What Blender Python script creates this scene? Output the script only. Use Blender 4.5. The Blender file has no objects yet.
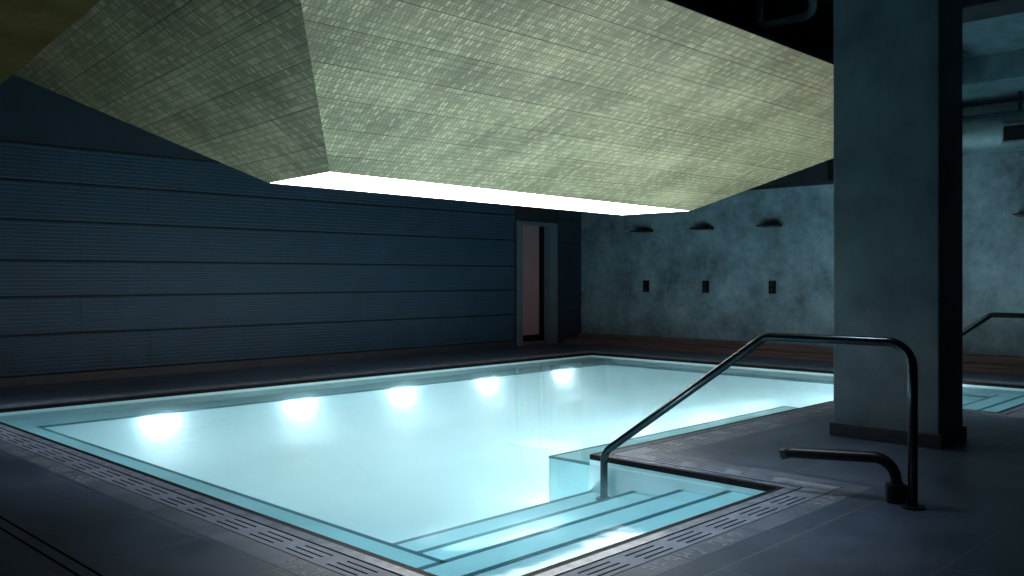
import bpy, bmesh, math, random
from mathutils import Vector, Matrix
random.seed(7)
S = bpy.context.scene
COL = S.collection

# ------------------------------------------------------------------ helpers
def link(name, bm, mats, parent=None, smooth=False):
    me = bpy.data.meshes.new(name)
    if name != 'pool_water': bmesh.ops.recalc_face_normals(bm, faces=bm.faces[:])
    bm.to_mesh(me); bm.free()
    if not isinstance(mats, (list, tuple)): mats = [mats]
    for m in mats: me.materials.append(m)
    if smooth:
        for p in me.polygons: p.use_smooth = True
    o = bpy.data.objects.new(name, me); COL.objects.link(o)
    if parent is not None: o.parent = parent
    return o

def empty(name, loc=(0, 0, 0)):
    o = bpy.data.objects.new(name, None); COL.objects.link(o); o.location = loc
    o.empty_display_size = 0.1
    return o

def tag(o, label, cat, group=None, kind=None):
    o['label'] = label; o['category'] = cat
    if group: o['group'] = group
    if kind: o['kind'] = kind
    return o

def struct(o, label=None):
    o['kind'] = 'structure'
    if label: o['label'] = label
    return o

def box(bm, a0, b0, z0, a1, b1, z1, mat=0, bevel=0.0):
    r = bmesh.ops.create_cube(bm, size=1.0)
    vs = r['verts']
    for v in vs:
        v.co = Vector(((a0 + a1) / 2 + v.co.x * (a1 - a0), (b0 + b1) / 2 + v.co.y * (b1 - b0), (z0 + z1) / 2 + v.co.z * (z1 - z0)))
    fs = {f for v in vs for f in v.link_faces}
    for f in fs: f.material_index = mat
    if bevel:
        es = list({e for v in vs for e in v.link_edges})
        rr = bmesh.ops.bevel(bm, geom=es, offset=bevel, segments=2, affect='EDGES', profile=0.5)
        for f in rr['faces']: f.material_index = mat

def cyl(bm, c, r, h, seg=32, r2=None, mat=0, axis=None):
    M = Matrix.Translation(Vector(c) + Vector((0, 0, h / 2)))
    if axis is not None:
        M = Matrix.Translation(Vector(c)) @ Vector(axis).to_track_quat('Z', 'Y').to_matrix().to_4x4() @ Matrix.Translation((0, 0, h / 2))
    r_ = bmesh.ops.create_cone(bm, cap_ends=True, segments=seg, radius1=r, radius2=r if r2 is None else r2, depth=h, matrix=M)
    for f in {f for v in r_['verts'] for f in v.link_faces}: f.material_index = mat

def tube(bm, pts, r, seg=20, caps=True):
    pts = [Vector(p) for p in pts]
    n = len(pts)
    t0 = (pts[1] - pts[0]).normalized()
    nrm = t0.orthogonal().normalized()
    rings = []
    prev = t0
    for i in range(n):
        if i == 0: t = t0
        elif i == n - 1: t = (pts[-1] - pts[-2]).normalized()
        else: t = ((pts[i + 1] - pts[i]).normalized() + (pts[i] - pts[i - 1]).normalized()).normalized()
        q = prev.rotation_difference(t)
        nrm = q @ nrm; nrm = (nrm - t * nrm.dot(t)).normalized()
        prev = t
        bi = t.cross(nrm)
        rr = r[i] if isinstance(r, (list, tuple)) else r
        rings.append([bm.verts.new(pts[i] + (nrm * math.cos(2 * math.pi * k / seg) + bi * math.sin(2 * math.pi * k / seg)) * rr) for k in range(seg)])
    for i in range(n - 1):
        for k in range(seg):
            bm.faces.new((rings[i][k], rings[i][(k + 1) % seg], rings[i + 1][(k + 1) % seg], rings[i + 1][k]))
    if caps:
        bm.faces.new(rings[0][::-1]); bm.faces.new(rings[-1])

def fillet(pts, rads, n=10):
    """polyline with rounded corners"""
    pts = [Vector(p) for p in pts]
    out = [pts[0]]
    for i in range(1, len(pts) - 1):
        p = pts[i]; u = (pts[i - 1] - p).normalized(); v = (pts[i + 1] - p).normalized()
        ang = u.angle(v); r = rads[i - 1]
        d = r / math.tan(ang / 2)
        c = p + (u + v).normalized() * (r / math.sin(ang / 2))
        s = p + u * d; e = p + v * d
        vs, ve = s - c, e - c
        tot = vs.angle(ve); ax = vs.cross(ve).normalized()
        for k in range(n + 1):
            out.append(c + Matrix.Rotation(tot * k / n, 3, ax) @ vs)
    out.append(pts[-1])
    return out

def pit_grid(bm, us, vs, state, P, mat_top=0, mat_pit=1, depth=0.02):
    """flat surface over cells us x vs; state(i,j)-> None skip, 0 top, >0 pit. P(u,v,z)->Vector"""
    st = {}
    for i in range(len(us) - 1):
        for j in range(len(vs) - 1):
            st[i, j] = state(0.5 * (us[i] + us[i + 1]), 0.5 * (vs[j] + vs[j + 1]))
    cache = {}
    def V(i, j, z):
        k = (i, j, z)
        if k not in cache: cache[k] = bm.verts.new(P(us[i], vs[j], z))
        return cache[k]
    for (i, j), s in st.items():
        if s is None: continue
        z = 0.0 if s == 0 else -depth
        f = bm.faces.new((V(i, j, z), V(i + 1, j, z), V(i + 1, j + 1, z), V(i, j + 1, z)))
        f.material_index = mat_top if s == 0 else mat_pit
        if s:
            for di, dj, a, b in ((-1, 0, (i, j), (i, j + 1)), (1, 0, (i + 1, j), (i + 1, j + 1)), (0, -1, (i, j), (i + 1, j)), (0, 1, (i, j + 1), (i + 1, j + 1))):
                if st.get((i + di, j + dj), 0) == 0:
                    f = bm.faces.new((V(*a, 0.0), V(*b, 0.0), V(*b, -depth), V(*a, -depth)))
                    f.material_index = mat_pit

# ------------------------------------------------------------------ materials
def newmat(name):
    m = bpy.data.materials.new(name); m.use_nodes = True
    nt = m.node_tree
    bs = next(n for n in nt.nodes if n.type == 'BSDF_PRINCIPLED')
    return m, nt, bs

def N(nt, t, **kw):
    n = nt.nodes.new(t)
    for k, v in kw.items():
        if k.startswith('i_'):
            key = k[2:]
            n.inputs[int(key) if key.isdigit() else key].default_value = v
        else: setattr(n, k, v)
    return n

def rgb(c): return (c[0], c[1], c[2], 1.0)

def noisy(name, c1, c2, scale=6.0, rough=0.5, metallic=0.0, bump=0.0, bscale=60.0, spec=0.5, detail=6.0, lo=0.35, hi=0.65, rough2=None):
    m, nt, bs = newmat(name)
    geo = N(nt, 'ShaderNodeNewGeometry')
    no = N(nt, 'ShaderNodeTexNoise', i_Scale=scale, i_Detail=detail, i_Roughness=0.6)
    nt.links.new(geo.outputs['Position'], no.inputs['Vector'])
    cr = N(nt, 'ShaderNodeValToRGB')
    cr.color_ramp.elements[0].position = lo; cr.color_ramp.elements[0].color = rgb(c1)
    cr.color_ramp.elements[1].position = hi; cr.color_ramp.elements[1].color = rgb(c2)
    nt.links.new(no.outputs['Fac'], cr.inputs['Fac'])
    nt.links.new(cr.outputs['Color'], bs.inputs['Base Color'])
    bs.inputs['Roughness'].default_value = rough
    bs.inputs['Metallic'].default_value = metallic
    bs.inputs['Specular IOR Level'].default_value = spec
    if rough2 is not None:
        mr = N(nt, 'ShaderNodeMapRange', i_3=rough, i_4=rough2)
        mr.inputs[1].default_value = 0.3; mr.inputs[2].default_value = 0.7
        nt.links.new(no.outputs['Fac'], mr.inputs[0]); nt.links.new(mr.outputs[0], bs.inputs['Roughness'])
    if bump:
        n2 = N(nt, 'ShaderNodeTexNoise', i_Scale=bscale, i_Detail=4.0)
        nt.links.new(geo.outputs['Position'], n2.inputs['Vector'])
        b = N(nt, 'ShaderNodeBump', i_Strength=bump, i_Distance=0.01)
        nt.links.new(n2.outputs['Fac'], b.inputs['Height']); nt.links.new(b.outputs['Normal'], bs.inputs['Normal'])
    return m

def plain(name, c, rough=0.5, metallic=0.0, spec=0.5):
    m, nt, bs = newmat(name)
    bs.inputs['Base Color'].default_value = rgb(c); bs.inputs['Roughness'].default_value = rough
    bs.inputs['Metallic'].default_value = metallic; bs.inputs['Specular IOR Level'].default_value = spec
    return m

def emit(name, c, s):
    m, nt, bs = newmat(name)
    bs.inputs['Base Color'].default_value = (0.8, 0.8, 0.8, 1)
    bs.inputs['Emission Color'].default_value = rgb(c); bs.inputs['Emission Strength'].default_value = s
    return m

def tile_floor():
    m, nt, bs = newmat('slate_floor_tiles')
    geo = N(nt, 'ShaderNodeNewGeometry')
    mp = N(nt, 'ShaderNodeMapping'); mp.inputs['Location'].default_value = (-0.005, -1.32 + 0.65 * 6, 0)
    nt.links.new(geo.outputs['Position'], mp.inputs['Vector'])
    br = N(nt, 'ShaderNodeTexBrick', offset=0.5, i_Scale=1.0)
    br.inputs['Color1'].default_value = (0.0, 0.0, 0.0, 1); br.inputs['Color2'].default_value = (1, 1, 1, 1)
    br.inputs['Mortar'].default_value = (0.5, 0.5, 0.5, 1)
    br.inputs['Mortar Size'].default_value = 0.004; br.inputs['Mortar Smooth'].default_value = 0.1
    br.inputs['Brick Width'].default_value = 1.3; br.inputs['Row Height'].default_value = 0.65
    nt.links.new(mp.outputs['Vector'], br.inputs['Vector'])
    no = N(nt, 'ShaderNodeTexNoise', i_Scale=2.2, i_Detail=8.0, i_Roughness=0.65)
    nt.links.new(geo.outputs['Position'], no.inputs['Vector'])
    mx = N(nt, 'ShaderNodeMath', operation='MULTIPLY_ADD'); mx.inputs[1].default_value = 0.25
    nt.links.new(br.outputs['Color'], mx.inputs[0]); nt.links.new(no.outputs['Fac'], mx.inputs[2])
    cr = N(nt, 'ShaderNodeValToRGB')
    cr.color_ramp.elements[0].position = 0.35; cr.color_ramp.elements[0].color = (0.024, 0.038, 0.065, 1)
    cr.color_ramp.elements[1].position = 0.95; cr.color_ramp.elements[1].color = (0.054, 0.082, 0.132, 1)
    nt.links.new(mx.outputs[0], cr.inputs['Fac'])
    mix = N(nt, 'ShaderNodeMix', data_type='RGBA'); mix.inputs['B'].default_value = (0.12, 0.125, 0.14, 1)
    nt.links.new(cr.outputs['Color'], mix.inputs['A']); nt.links.new(br.outputs['Fac'], mix.inputs['Factor'])
    nt.links.new(mix.outputs['Result'], bs.inputs['Base Color'])
    mr = N(nt, 'ShaderNodeMapRange', i_1=0.3, i_2=0.7, i_3=0.36, i_4=0.52)
    nt.links.new(no.outputs['Fac'], mr.inputs[0]); nt.links.new(mr.outputs[0], bs.inputs['Roughness'])
    b = N(nt, 'ShaderNodeBump', i_Strength=0.25, i_Distance=0.004)
    n2 = N(nt, 'ShaderNodeTexNoise', i_Scale=30.0, i_Detail=6.0)
    nt.links.new(geo.outputs['Position'], n2.inputs['Vector'])
    nt.links.new(n2.outputs['Fac'], b.inputs['Height']); nt.links.new(b.outputs['Normal'], bs.inputs['Normal'])
    return m

def canopy_mat():
    """small woven metal shingles in courses, with larger panel seams; UV in metres"""
    m, nt, bs = newmat('woven_bronze_shingles')
    uv = N(nt, 'ShaderNodeUVMap')
    def brick(w, h, mortar, off=0.5):
        br = N(nt, 'ShaderNodeTexBrick', offset=off, i_Scale=1.0)
        br.inputs['Color1'].default_value = (0, 0, 0, 1); br.inputs['Color2'].default_value = (1, 1, 1, 1)
        br.inputs['Mortar'].default_value = (0.0, 0.0, 0.0, 1)
        br.inputs['Mortar Size'].default_value = mortar; br.inputs['Mortar Smooth'].default_value = 0.3
        br.inputs['Brick Width'].default_value = w; br.inputs['Row Height'].default_value = h
        nt.links.new(uv.outputs['UV'], br.inputs['Vector'])
        return br
    small = brick(0.034, 0.055, 0.006)
    large = brick(5.2, 0.33, 0.005, 0.37)
    no = N(nt, 'ShaderNodeTexNoise', i_Scale=1.3, i_Detail=5.0); nt.links.new(uv.outputs['UV'], no.inputs['Vector'])
    # streaks: noise stretched both ways like a weave
    def streak(sx, sy):
        mp = N(nt, 'ShaderNodeMapping'); mp.inputs['Scale'].default_value = (sx, sy, 1)
        nt.links.new(uv.outputs['UV'], mp.inputs['Vector'])
        n = N(nt, 'ShaderNodeTexNoise', i_Scale=1.0, i_Detail=3.0); nt.links.new(mp.outputs['Vector'], n.inputs['Vector'])
        return n
    s1, s2 = streak(0.9, 42.0), streak(26.0, 0.8)
    def madd(a, k, b):
        x = N(nt, 'ShaderNodeMath', operation='MULTIPLY_ADD'); x.inputs[1].default_value = k
        nt.links.new(a, x.inputs[0])
        if isinstance(b, (int, float)): x.inputs[2].default_value = b
        else: nt.links.new(b, x.inputs[2])
        return x.outputs[0]
    pw = N(nt, 'ShaderNodeMath', operation='POWER'); pw.inputs[1].default_value = 3.0
    nt.links.new(small.outputs['Color'], pw.inputs[0])
    v = madd(pw.outputs[0], 0.30, -0.08)
    v = madd(large.outputs['Color'], 0.10, v)
    v = madd(no.outputs['Fac'], 0.60, v)
    v = madd(s1.outputs['Fac'], 0.42, v)
    v = madd(s2.outputs['Fac'], 0.42, v)
    v = madd(small.outputs['Fac'], -0.12, v)
    v = madd(large.outputs['Fac'], -0.22, v)
    cr = N(nt, 'ShaderNodeValToRGB')
    e = cr.color_ramp.elements
    e[0].position = 0.25; e[0].color = (0.115, 0.075, 0.032, 1)
    e[1].position = 1.0; e[1].color = (0.80, 0.60, 0.365, 1)
    x = e.new(0.62); x.color = (0.345, 0.255, 0.142, 1)
    nt.links.new(v, cr.inputs['Fac'])
    nt.links.new(cr.outputs['Color'], bs.inputs['Base Color'])
    bs.inputs['Metallic'].default_value = 0.35
    bs.inputs['Roughness'].default_value = 0.55
    b = N(nt, 'ShaderNodeBump', i_Strength=0.5, i_Distance=0.012)
    nt.links.new(v, b.inputs['Height']); nt.links.new(b.outputs['Normal'], bs.inputs['Normal'])
    return m

def water_mat():
    m = bpy.data.materials.new('pool_water'); m.use_nodes = True
    nt = m.node_tree; nt.nodes.clear()
    out = N(nt, 'ShaderNodeOutputMaterial')
    tr = N(nt, 'ShaderNodeBsdfTransparent'); tr.inputs['Color'].default_value = (0.82, 0.95, 0.985, 1)
    gl = N(nt, 'ShaderNodeBsdfGlossy', i_Roughness=0.05); gl.inputs['Color'].default_value = (1, 1, 1, 1)
    fr = N(nt, 'ShaderNodeFresnel', i_IOR=1.17)
    geo = N(nt, 'ShaderNodeNewGeometry')
    no = N(nt, 'ShaderNodeTexNoise', i_Scale=2.6, i_Detail=2.0); nt.links.new(geo.outputs['Position'], no.inputs['Vector'])
    b = N(nt, 'ShaderNodeBump', i_Strength=0.10, i_Distance=0.02); nt.links.new(no.outputs['Fac'], b.inputs['Height'])
    nt.links.new(b.outputs['Normal'], gl.inputs['Normal'])
    mx = N(nt, 'ShaderNodeMixShader')
    nt.links.new(fr.outputs[0], mx.inputs[0]); nt.links.new(tr.outputs[0], mx.inputs[1]); nt.links.new(gl.outputs[0], mx.inputs[2])
    nt.links.new(mx.outputs[0], out.inputs['Surface'])
    vs_ = N(nt, 'ShaderNodeVolumeScatter', i_Density=0.28, i_Anisotropy=0.3); vs_.inputs['Color'].default_value = (0.80, 0.965, 1.0, 1)
    nt.links.new(vs_.outputs[0], out.inputs['Volume'])
    return m

def plaster():
    m, nt, bs = newmat('mottled_plaster')
    geo = N(nt, 'ShaderNodeNewGeometry')
    a = N(nt, 'ShaderNodeTexNoise', i_Scale=1.3, i_Detail=10.0, i_Roughness=0.7, i_Distortion=0.0); nt.links.new(geo.outputs['Position'], a.inputs['Vector'])
    c = N(nt, 'ShaderNodeTexNoise', i_Scale=5.0, i_Detail=9.0, i_Roughness=0.7); nt.links.new(geo.outputs['Position'], c.inputs['Vector'])
    s = N(nt, 'ShaderNodeMath', operation='MULTIPLY_ADD'); s.inputs[1].default_value = 0.5
    nt.links.new(c.outputs['Fac'], s.inputs[0]); nt.links.new(a.outputs['Fac'], s.inputs[2])
    cr = N(nt, 'ShaderNodeValToRGB')
    cr.color_ramp.elements[0].position = 0.55; cr.color_ramp.elements[0].color = (0.045, 0.080, 0.102, 1)
    cr.color_ramp.elements[1].position = 0.95; cr.color_ramp.elements[1].color = (0.21, 0.315, 0.375, 1)
    nt.links.new(s.outputs[0], cr.inputs['Fac']); nt.links.new(cr.outputs['Color'], bs.inputs['Base Color'])
    bs.inputs['Roughness'].default_value = 0.7
    return m

def wood():
    m, nt, bs = newmat('brown_wood_planks')
    geo = N(nt, 'ShaderNodeNewGeometry')
    mp = N(nt, 'ShaderNodeMapping'); mp.inputs['Scale'].default_value = (14, 1.0, 14)
    nt.links.new(geo.outputs['Position'], mp.inputs['Vector'])
    n = N(nt, 'ShaderNodeTexNoise', i_Scale=2.0, i_Detail=6.0); nt.links.new(mp.outputs['Vector'], n.inputs['Vector'])
    cr = N(nt, 'ShaderNodeValToRGB')
    cr.color_ramp.elements[0].position = 0.3; cr.color_ramp.elements[0].color = (0.065, 0.042, 0.042, 1)
    cr.color_ramp.elements[1].position = 0.75; cr.color_ramp.elements[1].color = (0.14, 0.095, 0.092, 1)
    nt.links.new(n.outputs['Fac'], cr.inputs['Fac']); nt.links.new(cr.outputs['Color'], bs.inputs['Base Color'])
    bs.inputs['Roughness'].default_value = 0.5
    return m

M_floor = tile_floor()
M_cop = noisy('slate_coping', (0.105, 0.125, 0.17), (0.20, 0.23, 0.295), 9.0, 0.42, bump=0.2, bscale=70, rough2=0.55)
M_lip = noisy('slate_coping_lip', (0.14, 0.16, 0.205), (0.24, 0.265, 0.32), 12.0, 0.2, bump=0.15)  # paler lip stone, glare on the wet edge lightened into the colour
M_band = noisy('slate_border_tile', (0.060, 0.076, 0.108), (0.108, 0.130, 0.175), 5.0, 0.45, bump=0.2, bscale=70)
M_etch = noisy('etched_lettering', (0.19, 0.21, 0.24), (0.27, 0.29, 0.325), 40.0, 0.6)
M_black = plain('black_recess', (0.004, 0.005, 0.006), 0.7, spec=0.1)
M_gut = noisy('black_gutter_tile', (0.004, 0.005, 0.006), (0.012, 0.013, 0.016), 30.0, 0.5, spec=0.1)
M_tile = noisy('pale_aqua_pool_tile', (0.58, 0.80, 0.86), (0.66, 0.87, 0.92), 1.5, 0.55, spec=0.2)
M_tile2 = noisy('aqua_step_tile', (0.36, 0.66, 0.70), (0.43, 0.73, 0.765), 2.5, 0.55, spec=0.2)
M_nose = noisy('dark_teal_nosing_tile', (0.010, 0.085, 0.115), (0.016, 0.11, 0.14), 8.0, 0.5, spec=0.2)
M_drain = plain('white_drain_cover', (0.93, 0.95, 0.95), 0.4)
M_water = water_mat()
M_can = canopy_mat()
M_soffit = noisy('dark_bronze_soffit', (0.060, 0.036, 0.009), (0.115, 0.071, 0.020), 2.0, 0.8, bump=0.3, bscale=25, spec=0.1)
M_panel = emit('luminous_ceiling_membrane', (1.0, 0.985, 0.95), 7.0)
M_white = plain('white_shaft_paint', (0.85, 0.85, 0.83), 0.5)
M_lamp = emit('underwater_lamp_lens', (0.92, 1.0, 1.0), 14.0)
M_steel = noisy('brushed_steel', (0.30, 0.32, 0.33), (0.40, 0.42, 0.43), 20, 0.3, metallic=1.0)
M_rail = noisy('dark_satin_steel', (0.034, 0.043, 0.05), (0.052, 0.064, 0.072), 15, 0.19, metallic=0.9)
M_blackmetal = noisy('matt_black_metal', (0.005, 0.006, 0.007), (0.009, 0.010, 0.012), 15, 0.4, spec=0.25)
M_clad = noisy('charcoal_ribbed_cladding', (0.014, 0.042, 0.078), (0.024, 0.064, 0.112), 2.5, 0.55, rough2=0.65)
M_cladback = plain('cladding_backing', (0.006, 0.007, 0.009), 0.8)
M_upper = noisy('dark_blue_wall_paint', (0.004, 0.014, 0.026), (0.006, 0.019, 0.033), 2.0, 0.8)
M_plaster = plaster()
M_col = noisy('grey_concrete_column', (0.060, 0.105, 0.128), (0.11, 0.17, 0.20), 2.6, 0.55, bump=0.35, bscale=9, detail=9)
M_plinth = noisy('dark_stone_plinth', (0.022, 0.027, 0.036), (0.036, 0.042, 0.052), 6.0, 0.5)
M_ceil = noisy('black_ceiling_paint', (0.045, 0.095, 0.115), (0.08, 0.145, 0.17), 3.0, 0.9, spec=0.1)
M_beam = noisy('dark_beam_paint', (0.014, 0.019, 0.023), (0.022, 0.028, 0.033), 3.0, 0.9, spec=0.05)
M_duct = noisy('galvanised_duct', (0.09, 0.16, 0.18), (0.15, 0.23, 0.25), 7, 0.55, metallic=0.4)
M_wood = wood()
M_pipe = noisy('brightened_pipe', (0.5, 0.6, 0.62), (0.6, 0.68, 0.70), 6, 0.35)  # pool light on the pipe put into a paler base colour
M_doorleaf = noisy('dusty_pink_door', (0.27, 0.155, 0.165), (0.30, 0.175, 0.185), 3, 0.6)
M_jamb = noisy('grey_door_frame', (0.07, 0.10, 0.125), (0.09, 0.12, 0.145), 5, 0.4)

# ------------------------------------------------------------------ dimensions (metres; x = along pool, y = across pool)
A0, A1, B0, B1 = 2.38, 11.05, 2.50, 9.03       # pool outline
S1, S2, BI = 4.73, 8.73, 3.88                  # two stair bays on the near side
RA0, RA1, RB0, RB1, H = -3.0, 12.9, -3.0, 10.8, 3.8   # room
WZ = -0.05                                      # water level
FZ = -0.55                                      # pool floor

# ------------------------------------------------------------------ floor deck
W = 0.39
def in_ring(a, b, w):
    if A0 - w < a < A1 + w and BI - w < b < B1 + w: return True
    if B0 - w < b < B1 and (A0 - w < a < S1 + w or S2 - w < a < A1 + w): return True
    return False
bm = bmesh.new()
us = sorted({RA0, 1.365, 1.378, 1.428, 1.441, A0 - W, S1 + W, S2 - W, A1 + W, RA1})
vs = sorted({RB0, B0 - W, BI - W, B1 + W, RB1})
def st(a, b):
    if in_ring(a, b, W): return None
    if 1.365 < a < 1.378 or 1.428 < a < 1.441: return 1
    return 0
pit_grid(bm, us, vs, st, lambda u, v, z: Vector((u, v, z)), 0, 1, 0.015)
fl = struct(link('floor', bm, [M_floor, M_black]), 'dark slate tile pool deck')

# ------------------------------------------------------------------ slotted coping round the pool
bm = bmesh.new()
SW = 0.262
def run(p, d, n, L):
    """p start on pool edge, d direction along, n outward normal, L length"""
    p, d, n = Vector(p), Vector(d), Vector(n)
    us = [0.0, L]
    k = max(1, int((L - 0.02) // 0.317)); s0 = (L - (k * 0.317 - 0.09)) / 2
    rows = [(0.140, 0.151, 0.0), (0.180, 0.191, 0.015), (0.219, 0.230, 0.03)]
    slots = []
    for g in range(k):
        for (v0, v1, off) in rows:
            a = s0 + g * 0.317 + off - 0.015
            slots.append((a, a + 0.212, v0, v1)); us += [a, a + 0.212]
    us = sorted({round(x, 5) for x in us if -1e-6 <= x <= L + 1e-6})
    vs = [0.0, 0.036, 0.095, 0.108, 0.140, 0.151, 0.180, 0.191, 0.219, 0.230, SW - 0.004, SW]
    def st(u, v):
        if 0.095 < v < 0.108: return 1
        if v > SW - 0.004: return 1
        for a, b, v0, v1 in slots:
            if a < u < b and v0 < v < v1: return 1
        return 0
    z = Vector((0, 0, 1))
    b2 = bmesh.new()
    pit_grid(b2, us, vs, st, lambda u, v, zz: p + d * u + n * v + z * zz, 0, 1, 0.02)
    for f in b2.faces:
        c = (f.calc_center_median() - p).dot(n)
        if f.material_index == 0 and c < 0.095: f.material_index = 4 if c < 0.036 else 2
    me = bpy.data.meshes.new('tmp'); b2.to_mesh(me); b2.free(); bm.from_mesh(me); bpy.data.meshes.remove(me)
X, Y = (1, 0, 0), (0, 1, 0); nX, nY = (-1, 0, 0), (0, -1, 0)
run((A0, B0, 0), Y, nX, B1 - B0)
run((A0, B1, 0), X, Y, A1 - A0)
run((A1, B0, 0), Y, X, B1 - B0)
run((A0, B0, 0), X, nY, S1 - A0)
run((S2, B0, 0), X, nY, A1 - S2)
run((S1, B0, 0), Y, X, BI - B0 - SW)
run((S2, B0, 0), Y, nX, BI - B0 - SW)
run((S1 + SW, BI, 0), X, nY, S2 - S1 - 2 * SW)
def corner(cx, cy, sx, sy, inward=False):
    """square corner with the channel turning through it; (cx,cy) on pool edge"""
    vs_ = [0.0, 0.036, 0.095, 0.108, SW - 0.004, SW]
    def st(u, v):
        m = min(u, v) if inward else max(u, v)
        if 0.095 < m < 0.108 or m > SW - 0.004: return 1
        return 0
    b2 = bmesh.new()
    pit_grid(b2, vs_, vs_, st, lambda u, v, z: Vector((u, v, z)), 0, 1, 0.02)
    for f in b2.faces:
        c = f.calc_center_median(); m = min(c.x, c.y) if inward else max(c.x, c.y)
        if f.material_index == 0 and m < 0.095: f.material_index = 4 if m < 0.036 else 2
    for v in b2.verts: v.co = (cx + sx * v.co.x, cy + sy * v.co.y, v.co.z)
    me = bpy.data.meshes.new('tmp'); b2.to_mesh(me); b2.free(); bm.from_mesh(me); bpy.data.meshes.remove(me)
corner(A0, B0, -1, -1); corner(A0, B1, -1, 1); corner(A1, B1, 1, 1); corner(A1, B0, 1, -1)
corner(S1, B0, 1, -1); corner(S2, B0, -1, -1)
corner(S1, BI, 1, -1, True); corner(S2, BI, -1, -1, True)
# border tile band outside the slotted stones
def band(a0, b0, a1, b1, along):
    L = (a1 - a0) if along == 'x' else (b1 - b0)
    n = max(1, round(L / 0.634)); g = 0.002
    for k in range(n):
        t0, t1 = k / n, (k + 1) / n
        if along == 'x': box(bm, a0 + (a1 - a0) * t0 + g, b0 + g, -0.02, a0 + (a1 - a0) * t1 - g, b1 - g, 0.0, 3)
        else: box(bm, a0 + g, b0 + (b1 - b0) * t0 + g, -0.02, a1 - g, b0 + (b1 - b0) * t1 - g, 0.0, 3)
band(A0 - W, B0 - W, A0 - SW, B1 + W, 'y')
band(A1 + SW, B0 - W, A1 + W, B1 + W, 'y')
band(A0 - SW, B1 + SW, A1 + SW, B1 + W, 'x')
band(A0 - SW, B0 - W, S1 + SW, B0 - SW, 'x')
band(S2 - SW, B0 - W, A1 + SW, B0 - SW, 'x')
band(S1 + SW, B0 - W, S1 + W, BI - SW, 'y')
band(S2 - W, B0 - W, S2 - SW, BI - SW, 'y')
band(S1 + W, BI - W, S2 - W, BI - SW, 'x')
box(bm, A0 - W, B0 - W, -0.03, A0 - SW, B1 + W, -0.021, 1)
# inner face of the coping and the black overflow gutter at the water's edge
def lipbox(a0, b0, a1, b1):
    box(bm, a0, b0, -0.14, a1, b1, -0.0005, 4)
t = 0.02
lipbox(A0 - t, B0 - t, A0, B1 + t); lipbox(A1, B0 - t, A1 + t, B1 + t); lipbox(A0, B1, A1, B1 + t)
lipbox(A0, B0 - t, S1, B0); lipbox(S2, B0 - t, A1, B0)
lipbox(S1, B0 - t, S1 + t, BI); lipbox(S2 - t, B0 - t, S2, BI); lipbox(S1 + t, BI - t, S2 - t, BI)
cop = struct(link('trim_1', bm, [M_cop, M_black, M_lip, M_band, M_gut]), 'slotted slate coping around the pool')

# worn etched lettering on the border tiles (too small to read in the photograph): strokes only
bm = bmesh.new()
def glyphs(p, d, up, count, h=0.082, adv=0.085, gaps=()):
    p, d, up = Vector(p), Vector(d), Vector(up)
    rnd = random.Random(int(p.x * 1000) + count)
    segs = {'l': ((0, 0), (0, .45)), 'r': ((.6, .3), (.6, 1)), 't': ((.1, .95), (.45, .95)), 'm': ((.15, .5), (.5, .5)), 'b': ((.1, .05), (.45, .05)), 'c': ((.3, .1), (.3, .4)), 'd': ((0, .6), (0, 1))}
    x = 0.0
    for k in range(count):
        if k in gaps: x += adv; continue
        for s in rnd.sample(sorted(segs), 4):
            q0, q1 = segs[s]
            a = p + d * (x + q0[0] * h) + up * (q0[1] * h); b = p + d * (x + q1[0] * h) + up * (q1[1] * h)
            t_ = (b - a).normalized(); w_ = Vector((-t_.y, t_.x, 0)) * 0.006
            z = Vector((0, 0, 0.0012))
            vs_ = [bm.verts.new(q + z) for q in (a - w_, b - w_, b + w_, a + w_)]
            f = bm.faces.new(vs_)
            lo = [bm.verts.new(q) for q in (a - w_, b - w_, b + w_, a + w_)]
            for i in range(4): bm.faces.new((vs_[i], vs_[(i + 1) % 4], lo[(i + 1) % 4], lo[i]))
        x += adv
glyphs((A0 - 0.285, 6.85, 0.0), nY, (1, 0, 0), 0)
glyphs((A0 - 0.37, 6.85, 0.0), nY, (1, 0, 0), 17, gaps=(4, 9, 12))
glyphs((A0 - 0.37, 3.33, 0.0), nY, (1, 0, 0), 5)
glyphs((3.02, B0 - 0.37, 0.0), X, (0, 1, 0), 9, gaps=(5,))
glyphs((4.50, B0 - 0.37, 0.0), X, (0, 1, 0), 4)
glyphs((5.15, BI - 0.37, 0.0), X, (0, 1, 0), 20, gaps=(4, 9, 15))
struct(link('trim_2', bm, M_etch), 'pale worn lettering strokes etched in the border tiles')

# ------------------------------------------------------------------ swimming pool
pool = empty('swimming_pool', (6.7, 6.0, FZ))
tag(pool, 'glowing aqua swimming pool sunk in the dark deck, with stair bays', 'pool')
off = Vector((-6.7, -6.0, -FZ))
def plink(name, bm, mats, parent, smooth=False, o=off):
    bmesh.ops.translate(bm, verts=bm.verts[:], vec=o)
    return link(name, bm, mats, parent, smooth)
bm = bmesh.new()
def wallb(a0, b0, a1, b1): box(bm, a0, b0, FZ - 0.1, a1, b1, -0.06)
t0_, t1_ = 0.0, 0.12
wt = -0.09
def pwall(a0, b0, a1, b1): box(bm, a0, b0, FZ - 0.1, a1, b1, -0.035)
e = 0.001
pwall(A0 - .12, B0 - .12, A0 + e, B1 + .12); pwall(A1 - e, B0 - .12, A1 + .12, B1 + .12); pwall(A0, B1 - e, A1, B1 + .12)
pwall(A0, B0 - .12, S1, B0 + e); pwall(S2, B0 - .12, A1, B0 + e)
pwall(S1 - e, B0 - .12, S1 + .12, BI); pwall(S2 - .12, B0 - .12, S2 + e, BI); pwall(S1, BI - .12, S2, BI + e)
box(bm, A0, B0, FZ - 0.1, A1, B1, FZ)
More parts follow.
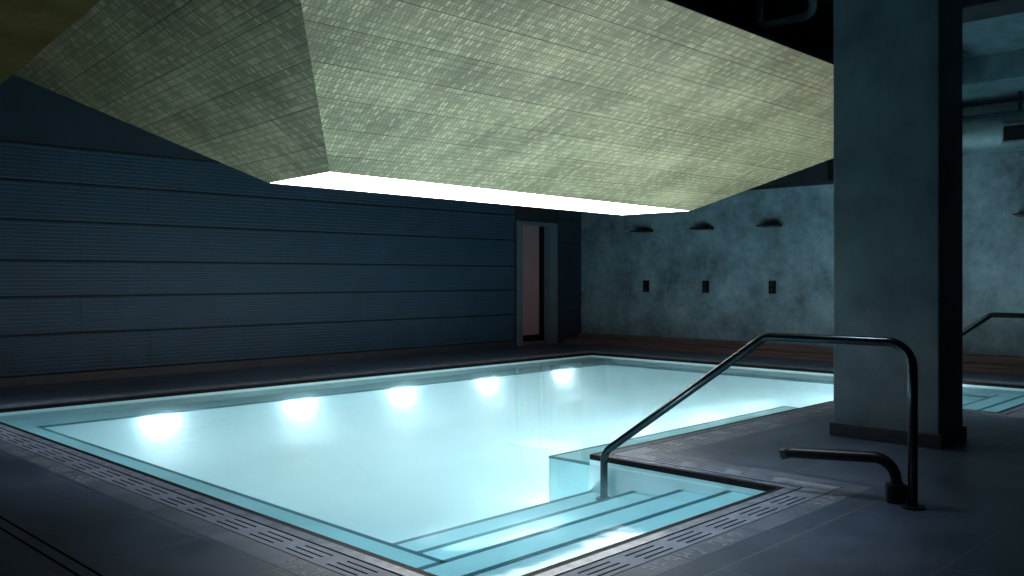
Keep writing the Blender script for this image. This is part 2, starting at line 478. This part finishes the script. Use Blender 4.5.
# coved foot below the ledges, added to blend wall and floor brightness
def cove(p, d, n, L, r=0.41, k=10):
    p, d, n = Vector(p), Vector(d), Vector(n)
    prev = None
    for i in range(k + 1):
        th = math.pi / 2 * i / k
        q = p + n * (r - r * math.cos(th)) + Vector((0, 0, r - r * math.sin(th)))
        a, b = bm.verts.new(q), bm.verts.new(q + d * L)
        if prev: bm.faces.new((prev[0], prev[1], b, a))
        prev = (a, b)
LA, LB, LR, BB = 2.78, 8.55, 10.80, 4.45
cove((LA, BI, FZ), Y, X, LB - BI); cove((LA, LB, FZ), X, nY, LR - LA); cove((LR, BI, FZ), Y, nX, LB - BI)
basin = plink('basin', bm, M_tile, pool)

T = [(2.83, -0.074), (3.165, -0.124), (3.52, -0.189), (3.88, -0.249)]
def nosing_x(a0, a1, b, z, w=0.035):
    nb = bmesh.new(); box(nb, a0, b - w, z - 0.012, a1, b + 0.002, z + 0.0015); return nb
def step(a0, a1, b0, b1, z):
    sb = bmesh.new(); box(sb, a0, b0, FZ, a1, b1, z)
    s = plink('step', sb, M_tile2, pool)
    nb = nosing_x(a0, a1, b1, z)
    plink('nosing', nb, M_nose, s)
for bay in (0, 1):
    prevb = B0
    for k, (b, z) in enumerate(T):
        if bay == 0: a0, a1 = (A0, S1) if k < 2 else (LA, S1)
        else: a0, a1 = (S2, A1) if k < 2 else (S2, LR)
        step(a0, a1, prevb, b, z); prevb = b
# perimeter ledge
lb = bmesh.new(); LZ = -0.124
box(lb, A0, 3.165, FZ, LA, B1, LZ); box(lb, LA, LB, FZ, LR, B1, LZ); box(lb, LR, 3.165, FZ, A1, B1, LZ)
ledge = plink('ledge', lb, M_tile2, pool)
nb = bmesh.new(); w = 0.03
box(nb, LA - w, 3.165 - 0.03, LZ - .012, LA + .002, LB + w, LZ + .0015)
box(nb, LA, LB - .002, LZ - .012, LR, LB + w, LZ + .0015)
box(nb, LR - .002, 3.165 - 0.03, LZ - .012, LR + w, LB + w, LZ + .0015)
plink('nosing', nb, M_nose, ledge)
sb = bmesh.new(); box(sb, 4.95, BI, FZ, 8.55, BB, LZ)
bench = plink('bench', sb, M_tile2, pool)
nb = bmesh.new(); box(nb, 4.95, BB - w, LZ - .012, 8.55, BB + .002, LZ + .0015); box(nb, 4.948, BI, LZ - .012, 4.95 + w, BB, LZ + .0015); box(nb, 8.55 - w, BI, LZ - .012, 8.552, BB, LZ + .0015)
plink('nosing', nb, M_nose, bench)
db = bmesh.new(); box(db, 6.70, 6.15, FZ, 7.15, 6.60, FZ + .02, 0, 0.005)
for k in range(9): box(db, 6.74, 6.19 + k * .043, FZ + .019, 7.11, 6.205 + k * .043, FZ + .0215)
plink('drain_cover', db, M_drain, pool)

# water sheet
bm = bmesh.new()
def prism(outline, z0, z1):
    lo = [bm.verts.new((x, y, z0)) for x, y in outline]; hi = [bm.verts.new((x, y, z1)) for x, y in outline]
    bm.faces.new(hi); bm.faces.new(lo[::-1])
    n = len(outline)
    for i in range(n): bm.faces.new((lo[i], lo[(i + 1) % n], hi[(i + 1) % n], hi[i]))
g = 0.01
prism([(A0 - g, B0 - g), (S1 + g, B0 - g), (S1 + g, BI - g), (S2 - g, BI - g), (S2 - g, B0 - g), (A1 + g, B0 - g), (A1 + g, B1 + g), (A0 - g, B1 + g)], FZ - .03, WZ)
wa = link('pool_water', bm, M_water)
tag(wa, 'still clear turquoise water filling the swimming pool', 'water', kind='stuff')

# underwater lamps on the far wall
lamp_as = [3.87, 5.43, 6.86, 8.29, 9.80]
where = ['nearest the left corner of the pool', 'second from the left along the far pool side', 'third of five in the middle of the far pool side',
         'fourth from the left along the far pool side', 'nearest the far pool corner below the doorway']
def pool_lamp(i):
    r = empty('underwater_lamp', (lamp_as[i], LB, -0.215))
    tag(r, 'round bright underwater lamp ' + where[i], 'lamp', 'underwater lamps along the far side of the pool')
    bb = bmesh.new(); cyl(bb, (0, 0.0, 0), 0.075, 0.022, 32, 0.068, axis=(0, -1, 0)); link('rim', bb, M_white, r, False)
    bb = bmesh.new(); cyl(bb, (0, -0.018, 0), 0.06, 0.012, 32, 0.045, axis=(0, -1, 0)); link('lens', bb, M_lamp, r, False)
    return r
for i in range(5):
    pool_lamp(i)
    L = bpy.data.lights.new('underwater_glow', 'POINT'); L.energy = 2.6; L.color = (0.93, 0.99, 1.0); L.shadow_soft_size = 0.04
    for dx in (-0.10, 0.0, 0.10):
        o = bpy.data.objects.new('underwater_glow', L); COL.objects.link(o); o.location = (lamp_as[i] + dx, LB - 0.07, -0.18)
for (a, b, z, en) in ((5.3, BB + .12, -.24, 14), (6.4, BB + .12, -.24, 18), (7.4, BB + .12, -.24, 36), (8.3, BB + .12, -.24, 36), (9.2, 4.02, -.30, 42), (10.2, 4.02, -.30, 42), (3.9, 4.02, -.38, 4), (4.5, 4.02, -.38, 5), (3.62, 3.165 + .07, -.145, 3.5), (3.4, 3.165 + .08, -.145, 2.5)):  # unseen lights for bench and stair glows, others added to brighten the pool
    L = bpy.data.lights.new('underwater_glow', 'POINT'); L.energy = en; L.color = (0.94, 1.0, 1.0); L.shadow_soft_size = 0.04
    o = bpy.data.objects.new('underwater_glow', L); COL.objects.link(o); o.location = (a, b, z)

# added unseen fill spots brightening the pool edge, deck and stair bays
def fill_spot(a, b, z, ta, tb, watts, deg, c=(0.76, 0.90, 1.0)):
    L = bpy.data.lights.new('fill_spot', 'SPOT'); L.energy = watts; L.color = c; L.spot_size = math.radians(deg); L.spot_blend = 1.0; L.shadow_soft_size = 0.15
    o = bpy.data.objects.new('fill_spot', L); COL.objects.link(o); o.location = (a, b, z)
    o.rotation_euler = (Vector((ta, tb, 0)) - Vector((a, b, z))).to_track_quat('-Z', 'Y').to_euler()
for b in (3.9, 5.6, 7.3, 8.6): fill_spot(1.9, b, 3.05, 2.7, b, 160, 50)
fill_spot(5.4, 3.1, 3.70, 5.6, 3.3, 170, 50); fill_spot(3.2, 2.75, 3.70, 3.3, 2.9, 300, 55); fill_spot(4.3, 2.75, 3.70, 4.1, 2.9, 300, 55)
fill_spot(9.9, 2.7, 3.70, 9.9, 3.0, 300, 60)

L = bpy.data.lights.new('bay_fill_spot', 'SPOT'); L.energy = 40; L.color = (0.97, 1.0, 0.97); L.spot_size = math.radians(44); L.spot_blend = 0.8; L.shadow_soft_size = 0.03  # added unseen spot, brightens the side wall of the near stair bay
o = bpy.data.objects.new('bay_fill_spot', L); COL.objects.link(o); o.location = (2.84, 3.46, -.10)
o.rotation_euler = (Vector((4.73, 3.25, -.10)) - o.location).to_track_quat('-Z', 'Y').to_euler()

# ------------------------------------------------------------------ faceted canopy
ZO, ZR = 2.007, 3.10
O = {'nl': (3.97, 5.83), 'fl': (4.075, 6.89), 'nr': (9.39, 6.12), 'fr': (9.385, 7.16)}
R = {'nl': (2.13, 3.55), 'fl': (2.77, 9.24), 'nr': (11.02, 3.57), 'fr': (11.02, 9.24)}
can = empty('ceiling_canopy', (6.7, 6.5, ZO))
tag(can, 'large faceted bronze-green shingled canopy hanging over the pool with a glowing white opening', 'canopy')
coff = Vector((-6.7, -6.5, -ZO))
def facet(name, r0, r1, o1, o0, mat=M_can):
    """r0->r1 rim, o0->o1 opening. bilinear grid with metric UVs, 3 cm thick"""
    r0, r1, o0, o1 = (Vector((*R[r0], ZR)), Vector((*R[r1], ZR)), Vector((*O[o0], ZO)), Vector((*O[o1], ZO)))
    bm = bmesh.new(); uvl = bm.loops.layers.uv.new('UVMap')
    n = 12
    du = (r1 - r0).normalized()
    nrm = du.cross(o0 - r0).normalized(); dv = nrm.cross(du)
    g = []
    for i in range(n + 1):
        row = []
        for j in range(n + 1):
            s, t = i / n, j / n
            p = (r0 * (1 - s) + r1 * s) * (1 - t) + (o0 * (1 - s) + o1 * s) * t
            v = bm.verts.new(p + coff); row.append((v, ((p - r0).dot(du), (p - r0).dot(dv) )))
        g.append(row)
    for i in range(n):
        for j in range(n):
            q = (g[i][j], g[i + 1][j], g[i + 1][j + 1], g[i][j + 1])
            f = bm.faces.new([x[0] for x in q])
            for l, x in zip(f.loops, q): l[uvl].uv = x[1]
    return link(name, bm, mat, can)
facet('facet', 'nl', 'nr', 'nr', 'nl')
facet('facet', 'fl', 'nl', 'nl', 'fl')
facet('facet', 'nr', 'fr', 'fr', 'nr')
facet('facet', 'fr', 'fl', 'fl', 'fr')
# roof plate of the canopy (unlit black back)
bm = bmesh.new()
q = [Vector((*R[k], ZR + 0.0)) + coff for k in ('nl', 'nr', 'fr', 'fl')]
lo = [bm.verts.new(v) for v in q]; hi = [bm.verts.new(v + Vector((0, 0, .04))) for v in q]
bm.faces.new(hi)
for i in range(4): bm.faces.new((lo[i], lo[(i + 1) % 4], hi[(i + 1) % 4], hi[i]))
link('back_plate', bm, M_black, can)
for (hx, hy) in ((4.0, 5.2), (9.5, 5.2), (4.0, 8.2), (9.5, 8.2)):
    bm = bmesh.new(); cyl(bm, Vector((hx, hy, ZR + .03)) + coff, .012, H - ZR - .03, 12); link('hanger_rod', bm, M_black, can)
bm = bmesh.new()
q = [Vector((*O[k], ZO + 0.001)) + coff for k in ('nl', 'nr', 'fr', 'fl')]
lo = [bm.verts.new(v) for v in q]; hi = [bm.verts.new(v + Vector((0, 0, .02))) for v in q]
bm.faces.new(lo); bm.faces.new(hi)
for i in range(4): bm.faces.new((lo[i], lo[(i + 1) % 4], hi[(i + 1) % 4], hi[i]))
pn = link('light_panel', bm, M_panel, can); pn['label'] = 'glowing white light panel'
# soffit that continues from the left rim
bm = bmesh.new()
q = [(-3.0, -3.0), (1.46, -3.0), (2.13, 3.55), (2.77, 9.24), (2.94, RB1), (-3.0, RB1)]
lo = [bm.verts.new((x, y, ZR)) for x, y in q]; hi = [bm.verts.new((x, y, ZR + .05)) for x, y in q]
bm.faces.new(lo); bm.faces.new(hi)
for i in range(6): bm.faces.new((lo[i], lo[(i + 1) % 6], hi[(i + 1) % 6], hi[i]))
so = struct(link('ceiling', bm, M_soffit), 'dark bronze lowered soffit beside the canopy')

# ------------------------------------------------------------------ ceiling, beams, walls
bm = bmesh.new(); box(bm, RA0, RB0, H, RA1, RB1, H + .15)
struct(link('ceiling', bm, M_ceil), 'dark painted concrete ceiling')
def beam(a0, b0, z0, a1, b1, z1):
    bm = bmesh.new(); box(bm, a0, b0, z0, a1, b1, z1, 0, 0.01)
    return struct(link('ceiling_beam', bm, M_beam), 'dark concrete ceiling beam')
beam(8.2, RB0, 3.5, 8.7, RB1, H + .01)
bm = bmesh.new(); box(bm, 11.4, RB0, 3.48, RA1, RB1, H + .01, 0, 0.008); struct(link('ceiling_bulkhead', bm, M_ceil), 'lowered ceiling band along the plaster wall')
bm = bmesh.new(); box(bm, 12.35, 5.75, 2.58, RA1, RB1, 3.48, 0, 0.008); struct(link('bulkhead', bm, M_beam), 'dark boxed bulkhead at the top of the plaster wall')
# plaster wall (a = RA1)
bm = bmesh.new(); box(bm, RA1, RB0, -0.1, RA1 + .2, RB1 + .2, H + .1); struct(link('wall_right', bm, M_plaster), 'mottled grey-teal plaster wall')
bm = bmesh.new(); box(bm, RA0 - .2, RB0 - .2, -0.1, RA0, RB1 + .2, H + .1); struct(link('wall_back', bm, M_upper))
bm = bmesh.new(); box(bm, RA0, RB0 - .2, -0.1, RA1 + .2, RB0, H + .1); struct(link('wall_front', bm, M_upper))
# ribbed wall (b = RB1) with a doorway
D0, D1, DH = 11.17, 12.22, 2.17
bm = bmesh.new()
box(bm, RA0, RB1, -0.1, D0, RB1 + .2, H + .1, 1); box(bm, D1, RB1, -0.1, RA1, RB1 + .2, H + .1, 1); box(bm, D0, RB1, DH, D1, RB1 + .2, H + .1, 1)
bands = [0.10, 0.555, 0.98, 1.386, 1.835, 2.27, 2.68]
def ribbed(a0, a1, z0, z1):
    n = max(1, round((z1 - z0) / 0.0435)); p = (z1 - z0) / n
    prof = [(RB1, z0)]
    for k in range(n):
        zb = z0 + k * p
        prof += [(RB1 - .006, zb + .16 * p), (RB1 - .034, zb + .26 * p), (RB1 - .034, zb + .66 * p), (RB1 - .006, zb + .76 * p)]
    prof.append((RB1, z1))
    l = [bm.verts.new((a0, b, z)) for b, z in prof]; r = [bm.verts.new((a1, b, z)) for b, z in prof]
    for i in range(len(prof) - 1): bm.faces.new((l[i], r[i], r[i + 1], l[i + 1]))
    bm.faces.new(l); bm.faces.new(r[::-1])
for k in range(6):
    z0, z1 = bands[k] + .011, bands[k + 1] - .011
    ph = 3.95 if k % 2 else 4.75
    cuts = [RA0] + [c for c in (ph - 4.05, ph, ph + 4.05) if RA0 < c < D0] + [D0 - .06]
    for i in range(len(cuts) - 1): ribbed(cuts[i] + .003, cuts[i + 1] - .003, z0, z1)
    box(bm, D1 + .02, RB1 - .02, z0, RA1 - .005, RB1 + .01, z1, 2)
box(bm, RA0, RB1 - .02, 2.70, RA1, RB1 + .01, H, 2)
struct(link('wall_left', bm, [M_clad, M_cladback, M_upper]), 'charcoal wall of ribbed horizontal cladding boards')
bm = bmesh.new(); box(bm, RA0, RB1 - .035, 0, D0 - .06, RB1, 0.10, 0, .003); box(bm, D1 + .02, RB1 - .035, 0, RA1, RB1, .10, 0, .003)
struct(link('baseboard_left', bm, M_plinth))

# doorway
dr = empty('door_1', (D0, RB1, 0)); struct(dr, 'narrow doorway with dusty pink door leaf and grey frame')
def dl(name, parts, mat, parent=dr, label=None):
    bm = bmesh.new()
    for q in parts: box(bm, *q, 0, .003)
    o = link(name, bm, mat, parent)
    if label: o['label'] = label
    return o
w_ = D1 - D0
dl('frame', [(0, -.03, 0.0, .14, .19, DH - .06), (w_ - .22, -.03, 0.0, w_, .19, DH - .06), (0, -.03, DH - .06, w_, .19, DH)], M_jamb)
leaf = dl('leaf', [(.14, .15, .17, w_ - .30, .19, DH - .06)], M_doorleaf, label='dusty pink door leaf')
bm = bmesh.new(); box(bm, .165, .10, .95, .19, .125, 1.27, 0, .004); box(bm, .17, .12, .98, .185, .152, 1.0); box(bm, .17, .12, 1.22, .185, .152, 1.24)
link('handle', bm, M_blackmetal, leaf)
dl('rebate', [(w_ - .30, .10, 0.0, w_ - .22, .19, DH - .06)], M_black)
dl('threshold', [(.14, .02, 0, w_ - .22, .19, .06)], M_wood); dl('kick_recess', [(.14, .17, .06, w_ - .30, .19, .17)], M_black)

# wooden step along the plaster wall
ws = empty('wooden_step', (12.5, 7.0, 0)); tag(ws, 'long low brown plank step at the foot of the plaster wall', 'step')
woff = Vector((-12.5, -7.0, 0))
for (a0, z0) in ((12.30, .085), (12.50, .085), (12.70, .17)):
    bm = bmesh.new(); box(bm, a0 + .004, RB0 + .02, z0 - .03, a0 + .196, 10.70, z0, 0, .004); bmesh.ops.translate(bm, verts=bm.verts[:], vec=woff); link('plank', bm, M_wood, ws)
bm = bmesh.new(); box(bm, 12.32, RB0 + .02, 0, 12.69, 10.70, .055); box(bm, 12.715, RB0 + .02, 0, 12.89, 10.70, .14); bmesh.ops.translate(bm, verts=bm.verts[:], vec=woff); link('riser', bm, M_wood, ws)

# ------------------------------------------------------------------ column
col = empty('column', (6.825, 2.638, 0)); struct(col, 'square grey concrete column between the stair bays')
bm = bmesh.new(); box(bm, -.245, -.385, 0, .245, .385, H, 0, .012); link('shaft', bm, M_col, col)
bm = bmesh.new(); box(bm, -.265, -.405, 0, .265, .405, .10, 0, .004); link('plinth', bm, M_plinth, col)

# ------------------------------------------------------------------ handrails
def handrail(p0, p1, label):
    """p0 deck foot, p1 foot in the water on the last step"""
    P0, P1 = Vector((*p0, 0)), Vector((*p1, 0))
    r = empty('handrail', P0); tag(r, label, 'handrail', 'bent handrails at the pool stairs')
    d = P1 - P0; L = d.length; d.normalize()
    q = lambda t, z: d * t + Vector((0, 0, z))
    pts = fillet([q(0, 0.0), q(0, .858), q(.80 * L / 1.90, .858), q(L, .055), q(L, -.249)], [.13, .10, .12], 12)
    bm = bmesh.new(); tube(bm, pts, .0245, 24); link('rail', bm, M_rail, r, True)
    bm = bmesh.new(); cyl(bm, (0, 0, 0), .062, .012, 32, .058); link('deck_flange', bm, M_blackmetal, r)
    bm = bmesh.new(); cyl(bm, q(L, -.249), .055, .010, 32, .05); link('step_flange', bm, M_rail, r)
    return r
handrail((4.80, 1.775), (4.62, 3.67), 'dark steel handrail in the foreground, stepping from the deck into the near stair bay')
handrail((8.74, 1.78), (8.92, 3.67), 'dark steel handrail partly hidden behind the column at the far stair bay')

# ------------------------------------------------------------------ water spout
sp = empty('water_spout', (4.865, 1.885, 0)); tag(sp, 'low black curved water spout on the deck beside the foreground handrail', 'spout')
bm = bmesh.new(); cyl(bm, (0, 0, 0), .056, .098, 40); bmesh.ops.bevel(bm, geom=[e for e in bm.edges if abs(e.verts[0].co.z - e.verts[1].co.z) < 1e-5 and e.verts[0].co.z > .05], offset=.006, segments=2, affect='EDGES')
link('base', bm, M_blackmetal, sp)
tip = Vector((4.695, 2.46, 0)) - Vector((4.865, 1.885, 0)); tl = tip.length; td = tip.normalized()
q = lambda t, z: td * t + Vector((0, 0, z))
pts = fillet([q(0, .09), q(.012, .232), q(tl - .05, .215), q(tl, .198)], [.11, .06], 12)
bm = bmesh.new(); tube(bm, pts, .030, 24); link('spout_pipe', bm, M_blackmetal, sp, True)
bm = bmesh.new(); cyl(bm, (0, 0, .098), .036, .012, 32, .033); link('collar', bm, M_blackmetal, sp)

# ------------------------------------------------------------------ showers on the plaster wall
shb = [(9.33, 'shower head on the plaster wall, nearest the doorway'), (8.12, 'shower head on the plaster wall, second from the doorway'), (6.91, 'shower head on the plaster wall, just left of the column'), (3.28, 'shower head on the plaster wall, right of the column')]
for i, (b, w2) in enumerate(shb):
    r = empty('wall_shower', (RA1, b, 2.0)); tag(r, 'flat dark ' + w2, 'shower', 'shower heads along the plaster wall')
    bm = bmesh.new(); box(bm, -.20, -.17, -.012, -.02, .17, .012, 0, .006); link('head_plate', bm, M_blackmetal, r)
    bm = bmesh.new(); box(bm, -.025, -.17, -.02, .01, .17, .02, 0, .004); link('wall_bracket', bm, M_blackmetal, r)
for i, (b, w2) in enumerate([(9.30, 'leftmost, below the shower head nearest the doorway'), (8.10, 'middle one, below the second shower head'), (6.90, 'rightmost, below the shower head left of the column')]):
    r = empty('shower_control', (RA1, b, 1.04)); tag(r, 'small black wall control box, ' + w2, 'control', 'shower controls along the plaster wall')
    bm = bmesh.new(); box(bm, -.035, -.055, -.10, .01, .055, .10, 0, .006); link('plate', bm, M_black, r)
    for z in (-.045, .045):
        bm = bmesh.new(); cyl(bm, (-.035, 0, z), .03, .018, 24, .027, axis=(-1, 0, 0)); link('knob', bm, M_blackmetal, r)

# ------------------------------------------------------------------ duct, pipe
du = empty('air_duct', (12.25, 2.5, 3.0)); tag(du, 'round galvanised air duct under the ceiling right of the column', 'duct')
bm = bmesh.new(); tube(bm, [(0, -5.4 + .35 * k, 0) for k in range(25)], .25, 40); link('duct_body', bm, M_duct, du, True)
for k in range(6):
    bm = bmesh.new(); tube(bm, [(0, -2.3 + .93 * k - .02, 0), (0, -2.3 + .93 * k + .02, 0)], .258, 40); link('seam_band', bm, M_duct, du, True)
bm = bmesh.new()
box(bm, -.285, .54, -.18, -.17, .88, .05, 0, .004)
vb = link('vent', bm, M_duct, du)
bm = bmesh.new(); box(bm, -.292, .565, -.155, -.28, .855, .025); link('vent_opening', bm, M_black, vb)
for y in (-1.8, .75, 2.6):
    bm = bmesh.new(); box(bm, -.015, y - .015, .24, .015, y + .015, .48); link('hanger', bm, M_beam, du)

pp = empty('ceiling_pipe', (7.5, 3.85, H)); tag(pp, 'bent galvanised pipe dropping from the dark ceiling above the canopy edge', 'pipe')
zz = -.30
pts = fillet([(0, .30, 0), (0, .30, zz), (0, -.22, zz), (0, -.22, 0)], [.07, .09], 10)
bm = bmesh.new(); tube(bm, pts, .038, 20); link('pipe_run', bm, M_pipe, pp, True)
for y in (.30, -.22):
    bm = bmesh.new(); cyl(bm, (0, y, -.02), .06, .02, 24); link('ceiling_rose', bm, M_duct, pp)

# ------------------------------------------------------------------ world, camera, view
w = bpy.data.worlds.new('World'); S.world = w; w.use_nodes = True
bg = next(n for n in w.node_tree.nodes if n.type == 'BACKGROUND')
bg.inputs['Color'].default_value = (0.02, 0.03, 0.04, 1); bg.inputs['Strength'].default_value = 0.1

cd = bpy.data.cameras.new('camera'); cam = bpy.data.objects.new('camera', cd); COL.objects.link(cam)
cam.location = (0, 0, 1.2)
cam.rotation_euler = (math.radians(90), 0, -math.atan2(.7157, .6984))
cd.sensor_width = 36; cd.lens = 900 / 1024 * 36; cd.shift_y = -11 / 1024
cd.clip_start = .05; cd.clip_end = 100
S.camera = cam
S.view_settings.view_transform = 'Standard'; S.view_settings.look = 'None'
S.view_settings.gamma = 1.0; S.view_settings.exposure = 0.0; S.view_settings.use_curve_mapping = False
S.cycles.max_bounces = 10; S.cycles.diffuse_bounces = 6; S.cycles.glossy_bounces = 4
S.cycles.use_denoising = True
S.cycles.caustics_reflective = False; S.cycles.volume_bounces = 3
